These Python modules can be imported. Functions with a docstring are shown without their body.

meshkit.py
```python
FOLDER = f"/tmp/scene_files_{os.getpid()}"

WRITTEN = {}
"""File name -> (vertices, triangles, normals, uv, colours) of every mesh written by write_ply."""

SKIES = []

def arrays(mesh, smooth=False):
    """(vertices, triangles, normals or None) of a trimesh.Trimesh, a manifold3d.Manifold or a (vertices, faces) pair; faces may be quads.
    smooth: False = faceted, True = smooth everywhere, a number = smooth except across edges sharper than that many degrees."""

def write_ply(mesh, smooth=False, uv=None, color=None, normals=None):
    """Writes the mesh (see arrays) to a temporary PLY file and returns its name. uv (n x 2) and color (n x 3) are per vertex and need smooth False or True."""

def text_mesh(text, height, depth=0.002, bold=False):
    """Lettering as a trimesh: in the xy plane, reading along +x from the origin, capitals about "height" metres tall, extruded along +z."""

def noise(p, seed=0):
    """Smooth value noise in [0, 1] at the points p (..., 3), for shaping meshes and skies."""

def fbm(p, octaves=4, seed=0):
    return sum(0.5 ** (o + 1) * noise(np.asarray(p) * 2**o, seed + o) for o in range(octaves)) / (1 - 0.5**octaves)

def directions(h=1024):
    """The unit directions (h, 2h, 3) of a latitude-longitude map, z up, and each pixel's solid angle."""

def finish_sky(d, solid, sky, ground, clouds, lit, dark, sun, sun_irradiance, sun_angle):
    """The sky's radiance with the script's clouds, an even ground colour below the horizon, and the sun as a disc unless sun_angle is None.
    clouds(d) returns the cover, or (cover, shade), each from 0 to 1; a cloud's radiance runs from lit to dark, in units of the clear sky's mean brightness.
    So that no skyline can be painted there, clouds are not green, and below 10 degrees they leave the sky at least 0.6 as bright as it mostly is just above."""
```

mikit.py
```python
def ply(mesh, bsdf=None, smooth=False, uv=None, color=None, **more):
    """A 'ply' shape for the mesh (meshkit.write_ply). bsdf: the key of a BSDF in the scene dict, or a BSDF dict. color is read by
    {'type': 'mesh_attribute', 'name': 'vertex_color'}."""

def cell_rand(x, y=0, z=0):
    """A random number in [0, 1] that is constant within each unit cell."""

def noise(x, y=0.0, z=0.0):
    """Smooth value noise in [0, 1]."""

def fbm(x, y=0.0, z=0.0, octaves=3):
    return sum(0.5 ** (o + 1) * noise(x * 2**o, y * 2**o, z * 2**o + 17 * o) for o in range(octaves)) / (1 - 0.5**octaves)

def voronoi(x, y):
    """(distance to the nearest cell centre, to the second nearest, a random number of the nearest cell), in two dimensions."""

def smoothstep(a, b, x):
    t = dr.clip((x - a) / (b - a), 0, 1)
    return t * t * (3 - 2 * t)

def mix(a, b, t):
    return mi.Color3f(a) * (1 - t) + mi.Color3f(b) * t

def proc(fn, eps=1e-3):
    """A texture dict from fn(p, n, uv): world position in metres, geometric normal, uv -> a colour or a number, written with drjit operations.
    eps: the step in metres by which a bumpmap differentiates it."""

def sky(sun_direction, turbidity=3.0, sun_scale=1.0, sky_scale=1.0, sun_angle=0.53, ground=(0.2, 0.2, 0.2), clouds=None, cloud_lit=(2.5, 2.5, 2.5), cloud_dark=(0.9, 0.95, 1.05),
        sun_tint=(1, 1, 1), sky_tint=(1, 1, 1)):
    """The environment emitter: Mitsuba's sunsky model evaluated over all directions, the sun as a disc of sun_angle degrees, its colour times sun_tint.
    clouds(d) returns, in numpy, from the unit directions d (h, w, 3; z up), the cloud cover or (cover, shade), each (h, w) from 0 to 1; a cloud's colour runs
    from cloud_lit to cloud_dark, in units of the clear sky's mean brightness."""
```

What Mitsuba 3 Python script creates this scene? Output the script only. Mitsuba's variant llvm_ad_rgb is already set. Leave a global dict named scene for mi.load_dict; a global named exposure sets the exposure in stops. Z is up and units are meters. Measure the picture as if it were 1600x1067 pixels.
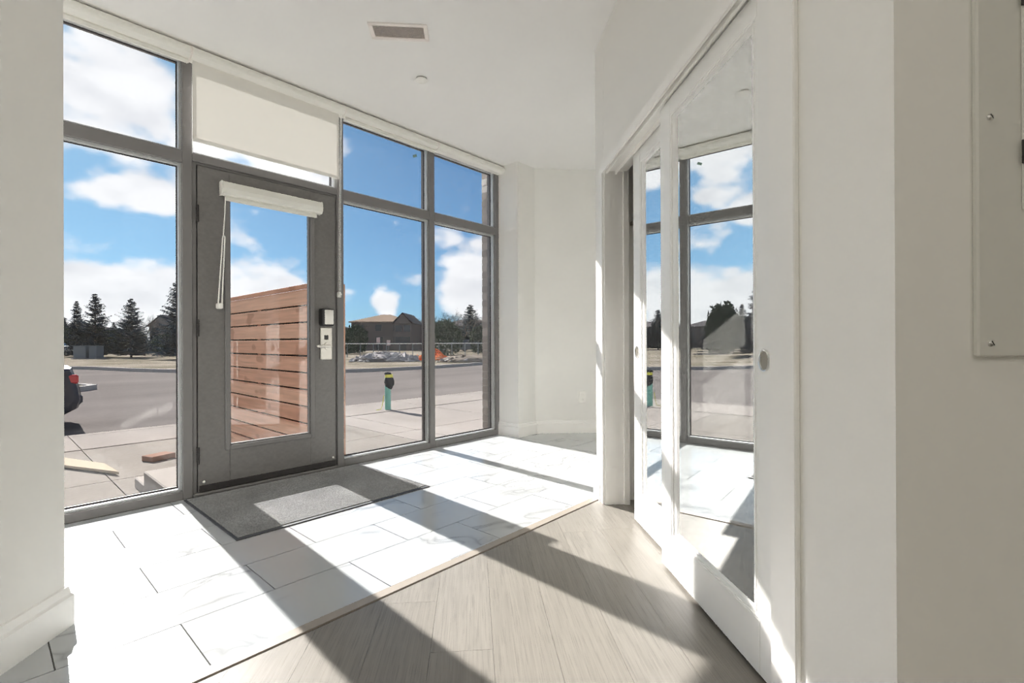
import math, random
import numpy as np
import trimesh
import shapely
from shapely.geometry import Polygon, box as sbox
from shapely import affinity
import drjit as dr
import mitsuba as mi
import mikit, meshkit

random.seed(7)
rng = np.random.default_rng(7)
T = mi.ScalarTransform4f
scene, labels = {}, {}

# ------------------------------------------------------------------ camera, sky, exposure
EYE = np.array([0.0, 0.0, 0.935])
PITCH, ROLL = math.radians(0.0877), math.radians(-0.216)
FWD = np.array([0, math.cos(PITCH), math.sin(PITCH)])
RIGHT0 = np.array([1.0, 0, 0]); UP0 = np.cross(RIGHT0, FWD)
UP = -math.sin(ROLL) * RIGHT0 + math.cos(ROLL) * UP0
scene['camera'] = {'type': 'perspective', 'fov': 2 * math.degrees(math.atan(800 / 756.7)), 'fov_axis': 'x',
                   'near_clip': 0.02, 'far_clip': 2000.0,
                   'to_world': T().look_at(origin=EYE.tolist(), target=(EYE + FWD).tolist(), up=UP.tolist())}

# two horizontal frames: W (window wall: s along it, n into the room), C (closet wall: c along it, k away from it)
TW, TC, D0 = math.radians(42.12), math.radians(-4.7), -3.4058
ws = np.array([math.sin(TW), math.cos(TW), 0]); wn = np.array([math.cos(TW), -math.sin(TW), 0])
cs = np.array([math.sin(TC), math.cos(TC), 0]); cn = np.array([-math.cos(TC), math.sin(TC), 0])

SUN = -wn + 0.057 * ws + np.array([0, 0, 0.637])
SUN = SUN / np.linalg.norm(SUN)

# cloud banks: azimuth (deg, to the right of +y), elevation, half widths, strength
BANKS = [(-39.5, 21.5, 6, 6.5, .95), (-38.0, 14.0, 5.0, 2.6, .9), (-37, 3.0, 14, 4.6, 1.25), (-25.0, 4.5, 5, 3.6, .85),
         (-20.5, 17.0, 2.0, 3.0, .6), (-15.0, 4.4, 1.6, 2.4, 1.1), (-12, 7, 3, 1.5, .35), (-4.5, 6.5, 4.2, 6.0, 1.1), (-7, 12.0, 3, 2.2, .6),
         (-33.0, 18.5, 4.5, 4.0, .8), (-31.0, 11.0, 3.2, 2.6, .8), (-29.5, 6.0, 2.0, 2.2, .6),
         (-26, 20, 6.5, 3.0, 1.0), (-52, 24, 9, 8, .9), (-60, 8, 12, 6, 1.0), (12, 9, 8, 5, .8), (30, 14, 10, 7, .7), (40, 4, 14, 4, .9), (-75, 18, 10, 7, .7)]


def clouds(d):
    az = np.degrees(np.arctan2(d[..., 0], d[..., 1])); el = np.degrees(np.arcsin(np.clip(d[..., 2], -1, 1)))
    q = d / np.maximum(d[..., 2:3] + 0.25, 0.15)
    n1 = meshkit.fbm(d * [9, 9, 16], 5, seed=3); n2 = meshkit.fbm(d * [22, 22, 30], 5, seed=11)
    wob = (meshkit.fbm(d * 7, 3, seed=5) - .5)
    mass = np.zeros(az.shape)
    for a, e, wa, we, k in BANKS:
        r2 = ((az + 5 * wob - a) / wa) ** 2 + ((el + 3 * wob - e) / we) ** 2
        mass = np.maximum(mass, k * np.exp(-0.9 * r2 ** 1.2))
    back = 0.45 * (np.abs(az) > 70) + 0.12
    mass = np.maximum(mass, back * meshkit.fbm(d * 3, 3, seed=9) * 1.6 * (np.abs(az) > 70))
    x = mass + 1.15 * (n2 - .5) + .55 * (n1 - .5)
    cover = np.clip((x - .30) / .42, 0, 1); cover = cover * cover * (3 - 2 * cover)
    shade = np.clip((meshkit.fbm(d * [14, 14, 26], 4, seed=21) - .42) * 2.2, 0, 1) * .75
    return cover * .93, shade


scene['sky'] = mikit.sky(SUN, turbidity=2.6, sun_scale=1.0, sky_scale=.198, ground=(0.30, 0.28, 0.26), clouds=clouds,
                         cloud_lit=(5.2, 5.2, 5.25), cloud_dark=(3.5, 3.55, 3.75), sun_tint=(.83, 1.0, 1.40), sky_tint=(0.72, 1.10, 1.45))
exposure = 3.42
FILL_LAMP = 0.48           # radiance of the added ceiling fill lamps behind the camera

# ------------------------------------------------------------------ materials
def W_of(p): return p.x * ws[0] + p.y * ws[1], p.x * wn[0] + p.y * wn[1] - D0
def C_of(p): return p.x * cs[0] + p.y * cs[1], p.x * cn[0] + p.y * cn[1]


def two(b): return {'type': 'twosided', 'bsdf': b}
def rgb(*c): return {'type': 'rgb', 'value': list(c)}
def diffuse(key, *c): scene[key] = two({'type': 'diffuse', 'reflectance': rgb(*c)})
def prin(key, c, rough=.5, metallic=0., spec=.5, **k):
    scene[key] = two({'type': 'principled', 'base_color': c if isinstance(c, dict) else rgb(*c), 'roughness': rough, 'metallic': metallic, 'specular': spec, **k})


def paint_fn(c, amp=.02, f=1.3):
    def fn(p, n, uv):
        v = mikit.fbm(p.x * f, p.y * f, p.z * f, 3)
        return mi.Color3f(*c) * (1 - amp + 2 * amp * v)
    return mikit.proc(fn)


scene['m_wall'] = two({'type': 'diffuse', 'reflectance': paint_fn((.87, .865, .835))})
scene['m_ceiling'] = two({'type': 'diffuse', 'reflectance': paint_fn((.90, .895, .88))})
prin('m_trim', (.86, .855, .83), .38)
prin('m_door_white', (.85, .85, .83), .42)
prin('m_groove', (.52, .50, .45), .5)
prin('m_frame', (.185, .18, .178), .38, 0., .5)
prin('m_frame_sunlit', (.55, .57, .57), .35, .3)  # pale bead tone stands in for sunlit frame edges
prin('m_gasket', (.03, .027, .027), .5)


def slab_fn(p, n, uv):
    v = mikit.fbm(p.x * 60, p.y * 60, p.z * 60, 2)
    return mi.Color3f(.165, .16, .155) * (.88 + .24 * v)


scene['m_door_slab'] = two({'type': 'principled', 'base_color': mikit.proc(slab_fn), 'roughness': .33, 'specular': .55})
scene['m_glass'] = {'type': 'thindielectric', 'int_ior': 1.5}
scene['m_mirror'] = two({'type': 'conductor', 'material': 'none', 'specular_reflectance': rgb(.86, .875, .865)})
prin('m_chrome', (.8, .8, .78), .16, 1.0)
prin('m_steel', (.62, .61, .58), .3, .85)
prin('m_cup_shade', (.36, .34, .29), .35, .6)  # dark tone stands in for the shade inside the pull cup
prin('m_black', (.018, .018, .018), .3)
prin('m_nickel', (.70, .68, .63), .3, .55)
prin('m_valance', (.82, .81, .765), .5)
scene['m_fabric'] = {'type': 'principledthin', 'base_color': rgb(.78, .76, .71), 'roughness': .9, 'spec_trans': 0.0, 'diff_trans': .20, 'eta': 1.3}
prin('m_blind', (.80, .795, .74), .4)
prin('m_cord', (.85, .85, .82), .5)
prin('m_plastic', (.86, .85, .81), .35)
prin('m_panel', (.66, .66, .62), .45)
prin('m_vent', (.84, .79, .75), .5)
prin('m_vent_dark', (.42, .41, .39), .6)


def marble_fn(p, n, uv):
    s, m = W_of(p)
    row = dr.floor(m / .3)
    odd = row - 2 * dr.floor(row / 2)
    col = dr.floor((s - .15 - .305 * odd) / .61)
    r1 = mikit.cell_rand(row, col, 1); r2 = mikit.cell_rand(row, col, 2)
    x, y = s * 2.2 + r1 * 31, m * 3.4 + r2 * 17
    wx = mikit.fbm(x * 1.3, y * 1.3, 3 + r1 * 9, 3) * 2.2
    a = dr.abs(mikit.fbm(x + wx, y + .6 * wx, 1.7 + 5 * r2, 4) - .5)
    vein = dr.exp(-a * 55) * mikit.smoothstep(.42, .62, mikit.fbm(x * .9, y * .9, 7.0, 2))
    soft = mikit.smoothstep(.45, .8, mikit.fbm(x * .8 + 4, y * .8, 2.0, 3))
    base = mi.Color3f(.455, .475, .482) * (.97 + .05 * r1)
    return mikit.mix(mikit.mix(base, (.40, .415, .42), soft * .6), (.20, .21, .22), vein * .7)


scene['m_marble'] = two({'type': 'principled', 'base_color': mikit.proc(marble_fn), 'roughness': .17, 'specular': .6})
diffuse('m_grout', .19, .19, .18)

PLANK_W, PLANK_L = .19, 1.6


def oak_fn(p, n, uv):
    c, k = C_of(p)
    col = dr.floor((k + 5) / PLANK_W)
    off = mikit.cell_rand(col, 3, 5) * PLANK_L
    row = dr.floor((c + 20 + off) / PLANK_L)
    r1 = mikit.cell_rand(col, row, 1); r2 = mikit.cell_rand(col, row, 2)
    x, y = k + r1 * 7, c + r2 * 13
    warp = mikit.fbm(x * 7, y * 1.1, 1.0, 3)
    rings = .5 + .5 * dr.sin((x * 26 + warp * 9) * 6.2832 / 2.0)
    fine = mikit.fbm(x * 240, y * 7, 3.0, 3)
    pore = mikit.smoothstep(.60, .80, mikit.fbm(x * 420, y * 11, 8.0, 2))
    base = mikit.mix((.226, .211, .186), (.244, .229, .204), r1)
    out = base * (.90 + .20 * fine)
    out = mikit.mix(out, out * .84, rings * rings * .55 * mikit.smoothstep(.3, .7, warp))
    return mikit.mix(out, out * .72, pore * .45)


scene['m_oak'] = two({'type': 'principled', 'base_color': mikit.proc(oak_fn), 'roughness': .36, 'specular': .4})
prin('m_strip', (.31, .275, .235), .4)
prin('m_gap', (.06, .045, .035), .8)


def mat_fn(p, n, uv):
    v = mikit.fbm(p.x * 260, p.y * 260, p.z * 80, 2); w = mikit.fbm(p.x * 5, p.y * 5, 0., 3)
    return mi.Color3f(.325, .33, .33) * (.45 + 1.1 * v) * (.75 + .5 * w)


scene['m_mat'] = two({'type': 'diffuse', 'reflectance': mikit.proc(mat_fn)})
prin('m_mat_edge', (.06, .063, .068), .55)


def conc_fn(c, amp=.12):
    def fn(p, n, uv):
        a = mikit.fbm(p.x * 1.4, p.y * 1.4, p.z, 4); b = mikit.fbm(p.x * 40, p.y * 40, p.z * 40, 2)
        return mi.Color3f(*c) * (1 - amp + 1.6 * amp * a + .5 * amp * (b - .5))
    return mikit.proc(fn)


scene['m_walk'] = two({'type': 'diffuse', 'reflectance': conc_fn((.285, .26, .24))})
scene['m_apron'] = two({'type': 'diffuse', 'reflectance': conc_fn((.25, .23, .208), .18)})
scene['m_step'] = two({'type': 'diffuse', 'reflectance': conc_fn((.36, .335, .31))})
scene['m_curb'] = two({'type': 'diffuse', 'reflectance': conc_fn((.36, .345, .33))})


def asph_fn(p, n, uv):
    s, m = W_of(p)
    a = mikit.fbm(s * .12, m * .9, 0., 4); b = mikit.fbm(s * .6, m * .6, 4., 3); g = mikit.noise(p.x * 30, p.y * 30, 0.)
    return mi.Color3f(.152, .138, .131) * (.74 + .34 * a + .14 * b + .08 * g)


scene['m_asphalt'] = two({'type': 'diffuse', 'reflectance': mikit.proc(asph_fn)})


def lawn_fn(p, n, uv):
    a = mikit.fbm(p.x * .35, p.y * .9, 0., 4); b = mikit.fbm(p.x * 3, p.y * 6, 2., 3)
    return mikit.mix((.14, .125, .092), (.25, .22, .185), mikit.smoothstep(.3, .7, a)) * (.7 + .6 * b)


scene['m_lawn'] = two({'type': 'diffuse', 'reflectance': mikit.proc(lawn_fn)})


def cedar_fn(p, n, uv):
    s, m = W_of(p)
    i = dr.floor((p.z + 3 - .008) / .146)
    r = mikit.cell_rand(i, 4, 2)
    g = mikit.fbm(m * 3 + r * 30, p.z * 60, s * 40, 3)
    kn = mikit.fbm(m * 5 + r * 11, p.z * 9, 1.0, 2)
    c = mikit.mix((.56, .30, .20), (.70, .43, .30), r)
    return mikit.mix(c * (.78 + .44 * g), mi.Color3f(.34, .17, .11), mikit.smoothstep(.70, .84, kn) * .55)


scene['m_cedar'] = two({'type': 'diffuse', 'reflectance': mikit.proc(cedar_fn)})
diffuse('m_fence_gap_dark', .05, .03, .022)  # sheet colour that darkens the gaps between the fence boards
for i, c in enumerate([(.46, .42, .39), (.40, .365, .34), (.52, .475, .44), (.80, .77, .72)]):
    diffuse(f'm_brick_{i}', *c)
diffuse('m_mortar', .50, .48, .45)
diffuse('m_plywood', .42, .36, .28)
diffuse('m_paver', .26, .165, .13)
diffuse('m_teal', .20, .44, .38)
diffuse('m_bag', .03, .032, .035)
diffuse('m_tape', .62, .62, .12)
diffuse('m_needle', .036, .052, .068)  # blue haze of the glass is put into the needle tones
diffuse('m_needle_b', .040, .056, .066)
diffuse('m_leafy', .055, .075, .05)
diffuse('m_bark', .10, .085, .075)
diffuse('m_twig', .14, .12, .105)
diffuse('m_roof_a', .26, .20, .155); diffuse('m_roof_b', .15, .19, .20); diffuse('m_roof_c', .13, .12, .12)
diffuse('m_house_a', .12, .10, .10); diffuse('m_house_b', .17, .155, .15); diffuse('m_house_c', .20, .18, .17)
prin('m_pane_dark', (.05, .055, .065), .1)
diffuse('m_white', .75, .75, .73)
diffuse('m_box', .16, .18, .195)
diffuse('m_orange', .75, .21, .07)
diffuse('m_sign', .55, .42, .42)
diffuse('m_rubble', .30, .285, .28); diffuse('m_rubble_b', .46, .44, .42); diffuse('m_soil', .22, .19, .16)
prin('m_car_navy', (.006, .011, .028), .32, 0., .3); prin('m_car_white', (.6, .6, .58), .25, 0., .5)
prin('m_car_grey', (.12, .13, .14), .25); prin('m_car_glass', (.02, .025, .03), .06, 0., .7)
prin('m_tail', (.42, .02, .025), .15); prin('m_tyre', (.02, .02, .02), .8); prin('m_rim', (.45, .45, .46), .3, .8)
prin('m_sticker', (.28, .42, .36), .6)
scene['m_fill_lens'] = two({'type': 'diffuse', 'reflectance': rgb(.8, .8, .8)})

# ------------------------------------------------------------------ helpers
MW = np.eye(4); MW[:3, 0] = ws; MW[:3, 1] = -wn; MW[:3, 2] = [0, 0, 1]; MW[:3, 3] = wn * D0     # local (s, -n, z)
MC = np.eye(4); MC[:3, 0] = cs; MC[:3, 1] = cn; MC[:3, 2] = [0, 0, 1]                              # local (c, k, z)
MX = np.eye(4)
FR = {'W': MW, 'C': MC, 'X': MX}


def tf(mesh, fr):
    m = mesh.copy(); m.apply_transform(FR[fr] if isinstance(fr, str) else fr); return m


def Wp(s, n): return (ws * s + wn * (D0 + n))[:2]
def Cp(c, k): return (cs * c + cn * k)[:2]


def cbox(a0, a1, b0, b1, z0, z1, bev=0.0):
    a0, a1 = sorted((a0, a1)); b0, b1 = sorted((b0, b1)); z0, z1 = sorted((z0, z1))
    bev = min(bev, .45 * min(a1 - a0, b1 - b0, z1 - z0))
    if bev <= 0:
        return trimesh.creation.box(bounds=[[a0, b0, z0], [a1, b1, z1]])
    pts = []
    for x, sx in ((a0, 1), (a1, -1)):
        for y, sy in ((b0, 1), (b1, -1)):
            for z, sz in ((z0, 1), (z1, -1)):
                pts += [(x, y + sy * bev, z + sz * bev), (x + sx * bev, y, z + sz * bev), (x + sx * bev, y + sy * bev, z)]
    return trimesh.convex.convex_hull(np.array(pts))


def box(fr, a0, a1, b0, b1, z0, z1, bev=0.0):
    if fr == 'W': b0, b1 = -b0, -b1
    return tf(cbox(a0, a1, b0, b1, z0, z1, bev), fr)


def join(*ms): return trimesh.util.concatenate(list(ms))


def add(key, mesh, bsdf, smooth=False, **k):
    base, i = key, 0
    while key in scene:
        i += 1; key = f'{base}_{i:03d}'
    scene[key] = mikit.ply(mesh, bsdf, smooth, **k)
    return key


def num(name):
    """the next free name of a thing made of parts"""
    key, i = name, 0
    while any(q == key or q.startswith(key + '__') for q in scene):
        i += 1; key = f'{name}_{i:03d}'
    return key


def lab(key, label=None, cat=None, group=None, kind=None):
    d = labels.setdefault(key, {})
    for a, b in (('label', label), ('category', cat), ('group', group), ('kind', kind)):
        if b: d[a] = b
    return key


def extr(poly, z0, z1):
    ms = [trimesh.creation.extrude_polygon(g, z1 - z0, engine='earcut') for g in getattr(poly, 'geoms', [poly]) if g.area > 1e-6]
    m = join(*ms); m.apply_translation([0, 0, z0]); return m


def prism(profile, fr, axis, a0, a1):
    """profile [(u, z)] swept along local x from a0 to a1 (u = local y)."""
    g = trimesh.creation.extrude_polygon(Polygon(profile), a1 - a0, engine='earcut')
    M = np.array([[0, 0, 1, a0], [1, 0, 0, 0], [0, 1, 0, 0], [0, 0, 0, 1.0]])
    g.apply_transform(M)
    if axis == 'y':
        g.apply_transform(np.array([[0, -1, 0, 0], [1, 0, 0, 0], [0, 0, 1, 0], [0, 0, 0, 1.0]]))
    return tf(g, fr)


def tube(pts, r, n=6, r1=None):
    pts = np.asarray(pts, float); r1 = r if r1 is None else r1
    rad = np.linspace(r, r1, len(pts))
    t = np.gradient(pts, axis=0); t /= np.linalg.norm(t, axis=1, keepdims=True) + 1e-12
    a = np.cross(t, np.where(np.abs(t[:, 2:]) < .9, [0, 0, 1.0], [1.0, 0, 0])); a /= np.linalg.norm(a, axis=1, keepdims=True) + 1e-12
    b = np.cross(t, a); ang = np.arange(n) * 2 * np.pi / n
    v = (pts[:, None] + rad[:, None, None] * (np.cos(ang)[None, :, None] * a[:, None] + np.sin(ang)[None, :, None] * b[:, None])).reshape(-1, 3)
    f = []
    for i in range(len(pts) - 1):
        for j in range(n):
            p, q = i * n + j, i * n + (j + 1) % n
            f += [[p, p + n, q], [q, p + n, q + n]]
    e = (len(pts) - 1) * n
    for j in range(1, n - 1):
        f += [[0, j, j + 1], [e, e + j + 1, e + j]]
    return trimesh.Trimesh(v, f, process=False)


def lathe(profile, n=24):
    return trimesh.creation.revolve(np.array(profile), sections=n)


def at(mesh, x, y, z, rz=0.0):
    m = mesh.copy()
    m.apply_transform(trimesh.transformations.rotation_matrix(rz, [0, 0, 1])); m.apply_translation([x, y, z]); return m


H = 2.715
def WP(*pts): return [Wp(*p) for p in pts]
def CP(*pts): return [Cp(*p) for p in pts]


# ------------------------------------------------------------------ room shell
def isect(p, d, q, e):
    A = np.array([[d[0], -e[0]], [d[1], -e[1]]]); t = np.linalg.solve(A, np.array(q) - np.array(p)); return np.array(p) + t[0] * np.array(d)


CB = -3.0                                                     # unseen rear wall along c, set near to limit absorbed light
X1 = isect(Wp(-1.75, 0), wn[:2], Cp(0, 1.465), cs[:2])     # where the side room closes against the left wall
col_c = float(np.dot(np.append(Wp(3.83, .26), 0), cs)); col_k = float(np.dot(np.append(Wp(3.83, .26), 0), cn))
BACKC = 4.92
room_pts = WP((-1.75, 0), (3.57, 0), (3.57, .26), (3.83, .26)) + CP((BACKC, col_k), (BACKC, -2.6), (2.92, -2.6), (2.92, -.757), (.81, -.757), (.81, -2.4), (CB, -2.4), (CB, 1.345),
                                                                       (1.72, 1.345), (1.72, 1.465)) + [X1]
room = Polygon(room_pts).buffer(0)
slab = room.union(Polygon(CP((2.95, -.7), (2.95, -2.6), (.7, -2.5), (.7, -.7)))).union(Polygon(CP((1.73, 1.3), (1.73, 1.5), (CB, 1.5), (CB, 1.3)))).buffer(.12, join_style=2)
add('floor', extr(slab, -.14, -.006), 'm_grout'); lab('floor', 'floor slab and pale grout under the marble tiles and oak planks', kind='structure')
add('ceiling', extr(slab, H, H + .2), 'm_ceiling'); lab('ceiling', 'smooth off-white painted ceiling', kind='structure')

# tiles: 0.30 x 0.61, running bond, long side along the window wall
EDGE = 1.815
tile_zone = room.intersection(Polygon(WP((-3, -.5), (8, -.5), (8, EDGE), (-3, EDGE))).union(Polygon(CP((2.92, -.757), (2.92, -3), (6, -3), (6, -.757)))))
tile_zone = tile_zone.union(Polygon(CP((1.75, 1.30), (1.75, 1.5), (-2, 1.5), (-2, 1.30))).intersection(Polygon(WP((-3, 0), (8, 0), (8, EDGE), (-3, EDGE)))))
JT = .0019
for r in range(0, 16):
    n0, n1 = .3 * r, .3 * r + .3
    if r == 5: n1 = EDGE
    if r > 5: n0, n1 = n0 + .015, n1 + .015
    off = .455 if r % 2 else .76
    for q in range(-6, 14):
        s0 = off + .61 * q
        t = Polygon(WP((s0 + JT, n0 + JT), (s0 + .61 - JT, n0 + JT), (s0 + .61 - JT, n1 - JT), (s0 + JT, n1 - JT))).intersection(tile_zone)
        if t.area > 2e-3 and t.geom_type == 'Polygon':
            add('floor__tile', extr(t, -.012, 0), 'm_marble')
strip = Polygon(WP((-.9, EDGE), (2.62, EDGE), (2.62, EDGE + .042), (-.9, EDGE + .042))).intersection(room)
add('floor__threshold_strip', extr(strip, -.012, .003), 'm_strip'); lab('floor__threshold_strip', 'taupe wood transition strip between the tiles and planks')
gap = Polygon(WP((-.9, EDGE + .042), (2.62, EDGE + .042), (2.62, EDGE + .05), (-.9, EDGE + .05))).intersection(room)
add('floor__threshold_gap', extr(gap, -.012, -.004), 'm_gap'); lab('floor__threshold_gap', 'dark gap along the transition strip')
plank_zone = room.difference(Polygon(WP((-4, -1), (9, -1), (9, EDGE + .05), (-4, EDGE + .05)))).difference(Polygon(CP((2.92, -.757), (2.92, -3), (6, -3), (6, -.757))))
plank_zone = plank_zone.union(Polygon(CP((2.80, -.75), (2.80, -1.45), (.93, -1.45), (.93, -.75))).difference(Polygon(WP((-4, -1), (9, -1), (9, EDGE + .05), (-4, EDGE + .05)))))


def cell_rand_np(x, y, z):
    h = (int(x) + 1000000) * 374761393 + (int(y) + 1000000) * 668265263 + (int(z) + 1000000) * 2147483647
    h &= 0xFFFFFFFF; h = ((h ^ (h >> 13)) * 1274126177) & 0xFFFFFFFF
    return ((h ^ (h >> 16)) & 0xFFFFFF) / 16777215.0


for q in range(0, 45):
    k0 = q * PLANK_W - 5
    if k0 > 1.6 or k0 < -2.7: continue
    off = cell_rand_np(q, 3, 5) * PLANK_L
    for r in range(5, 18):
        c0 = r * PLANK_L - 20 - off
        t = Polygon(CP((c0 + .0004, k0 + .0004), (c0 + PLANK_L - .0004, k0 + .0004), (c0 + PLANK_L - .0004, k0 + PLANK_W - .0004), (c0 + .0004, k0 + PLANK_W - .0004))).intersection(plank_zone)
        if t.area > 1e-3:
            add('floor__plank', extr(t, -.012, 0), 'm_oak')

# walls
def wall(name, mesh, label, m='m_wall'):
    add(name, mesh, m); lab(name, label, kind='structure')


cx1 = float(np.dot(np.append(X1, 0), cs))
wall('wall_left', box('C', CB, 1.72, 1.345, 1.465, -.02, H + .05, .003), 'cream painted wall stub on the left, ending in a free edge')
wall('wall_back', box('C', BACKC, BACKC + .12, -2.7, col_k + .05, -.02, H + .05), 'cream back wall of the alcove beyond the closet corner')
wall('wall_window_jamb', extr(Polygon(WP((3.585, 0.0), (3.585, -.02), (3.57, -.0), (3.57, .26), (3.83, .26), (3.99, .05), (3.99, .0))), -.02, H + .05), 'narrow white wall return beside the last window')
wall('wall_right', join(box('C', 2.735, 2.92, -.89, -.757, -.02, H + .05, .003), box('C', 1.11, 2.735, -.89, -.757, 1.93, H + .05), box('C', .93, 1.11, -.93, -.757, -.02, H + .05)),
     'cream wall around the mirrored closet opening')
wall('wall_end', box('C', .81, .93, -2.5, -.757, -.02, H + .05), 'shaded taupe wall end carrying the electrical panel')
wall('wall_closet', join(box('C', 2.80, 2.92, -2.6, -.89, -.02, H + .05), box('C', .93, 2.80, -1.57, -1.45, -.02, H + .05), box('C', .93, 2.80, -1.45, -.89, 2.30, 2.36)), 'inside walls of the closet')
wall('wall_rear', box('C', CB - .12, CB, -2.5, 1.5, -.02, H + .05), 'cream rear wall behind the photographer')
wall('wall_side', box('C', CB, .93, -2.52, -2.4, -.02, H + .05), 'cream side wall behind the photographer')
wall('wall_alcove', box('C', 2.80, BACKC + .1, -2.72, -2.6, -.02, H + .05), 'cream wall closing the alcove')
wall('wall_outer', extr(Polygon(list(WP((-1.87, -.12), (-1.75, -.12))) + [X1 + ws[:2] * 0, X1 - ws[:2] * .12]), -.02, H + .05), 'cream wall closing the side room')
# head of the window wall above the glazing
wall('wall_window_head', box('W', -1.87, 4.3, -.15, -.11, 2.68, H + .2), 'wall strip above the storefront glazing')

# baseboards
BB = [(0, 0), (.016, 0), (.016, .098), (.010, .106), (.006, .130), (0, .132)]
def bb(pts, flip=1):
    """baseboard along a polyline of plan points, its thickness to the left of the way"""
    ms = []
    n = len(pts)
    pts = [np.array(p, float) for p in pts]
    dirs = [(pts[i + 1] - pts[i]) / np.linalg.norm(pts[i + 1] - pts[i]) for i in range(n - 1)]
    nor = [np.array([-d[1], d[0]]) * flip for d in dirs]
    rows = []
    for i in range(n):
        if i == 0: m = nor[0]
        elif i == n - 1: m = nor[-1]
        else:
            m = nor[i - 1] + nor[i]; m = m / (m @ nor[i])
        rows.append([np.append(pts[i] + m * u, z) for u, z in BB])
    v = np.array(rows).reshape(-1, 3); k = len(BB); f = []
    for i in range(n - 1):
        for j in range(k):
            a, b = i * k + j, i * k + (j + 1) % k
            f += [[a, b, a + k], [b, b + k, a + k]]
    for j in range(1, k - 1):
        f += [[0, j + 1, j], [(n - 1) * k, (n - 1) * k + j, (n - 1) * k + j + 1]]
    m = trimesh.Trimesh(v, f, process=False); m.fix_normals(); return m


def base(name, pts, flip, label):
    add(name, bb(pts, flip), 'm_trim'); lab(name, label, kind='structure')


base('baseboard_left', CP((CB, 1.345), (1.72, 1.345), (1.72, 1.465)), -1, 'white stepped baseboard wrapping the end of the left wall')
base('baseboard_back', WP((3.57, .0), (3.57, .26), (3.83, .26)) + CP((BACKC, col_k), (BACKC, -2.6)), -1, 'white baseboard around the alcove')
base('baseboard_right', CP((2.785, -.757), (2.92, -.757), (2.92, -2.6)), 1, 'white baseboard at the closet wall corner')
base('baseboard_pier', CP((.81, -2.4), (.81, -.757), (1.06, -.757)), 1, 'white baseboard below the electrical panel')

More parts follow.
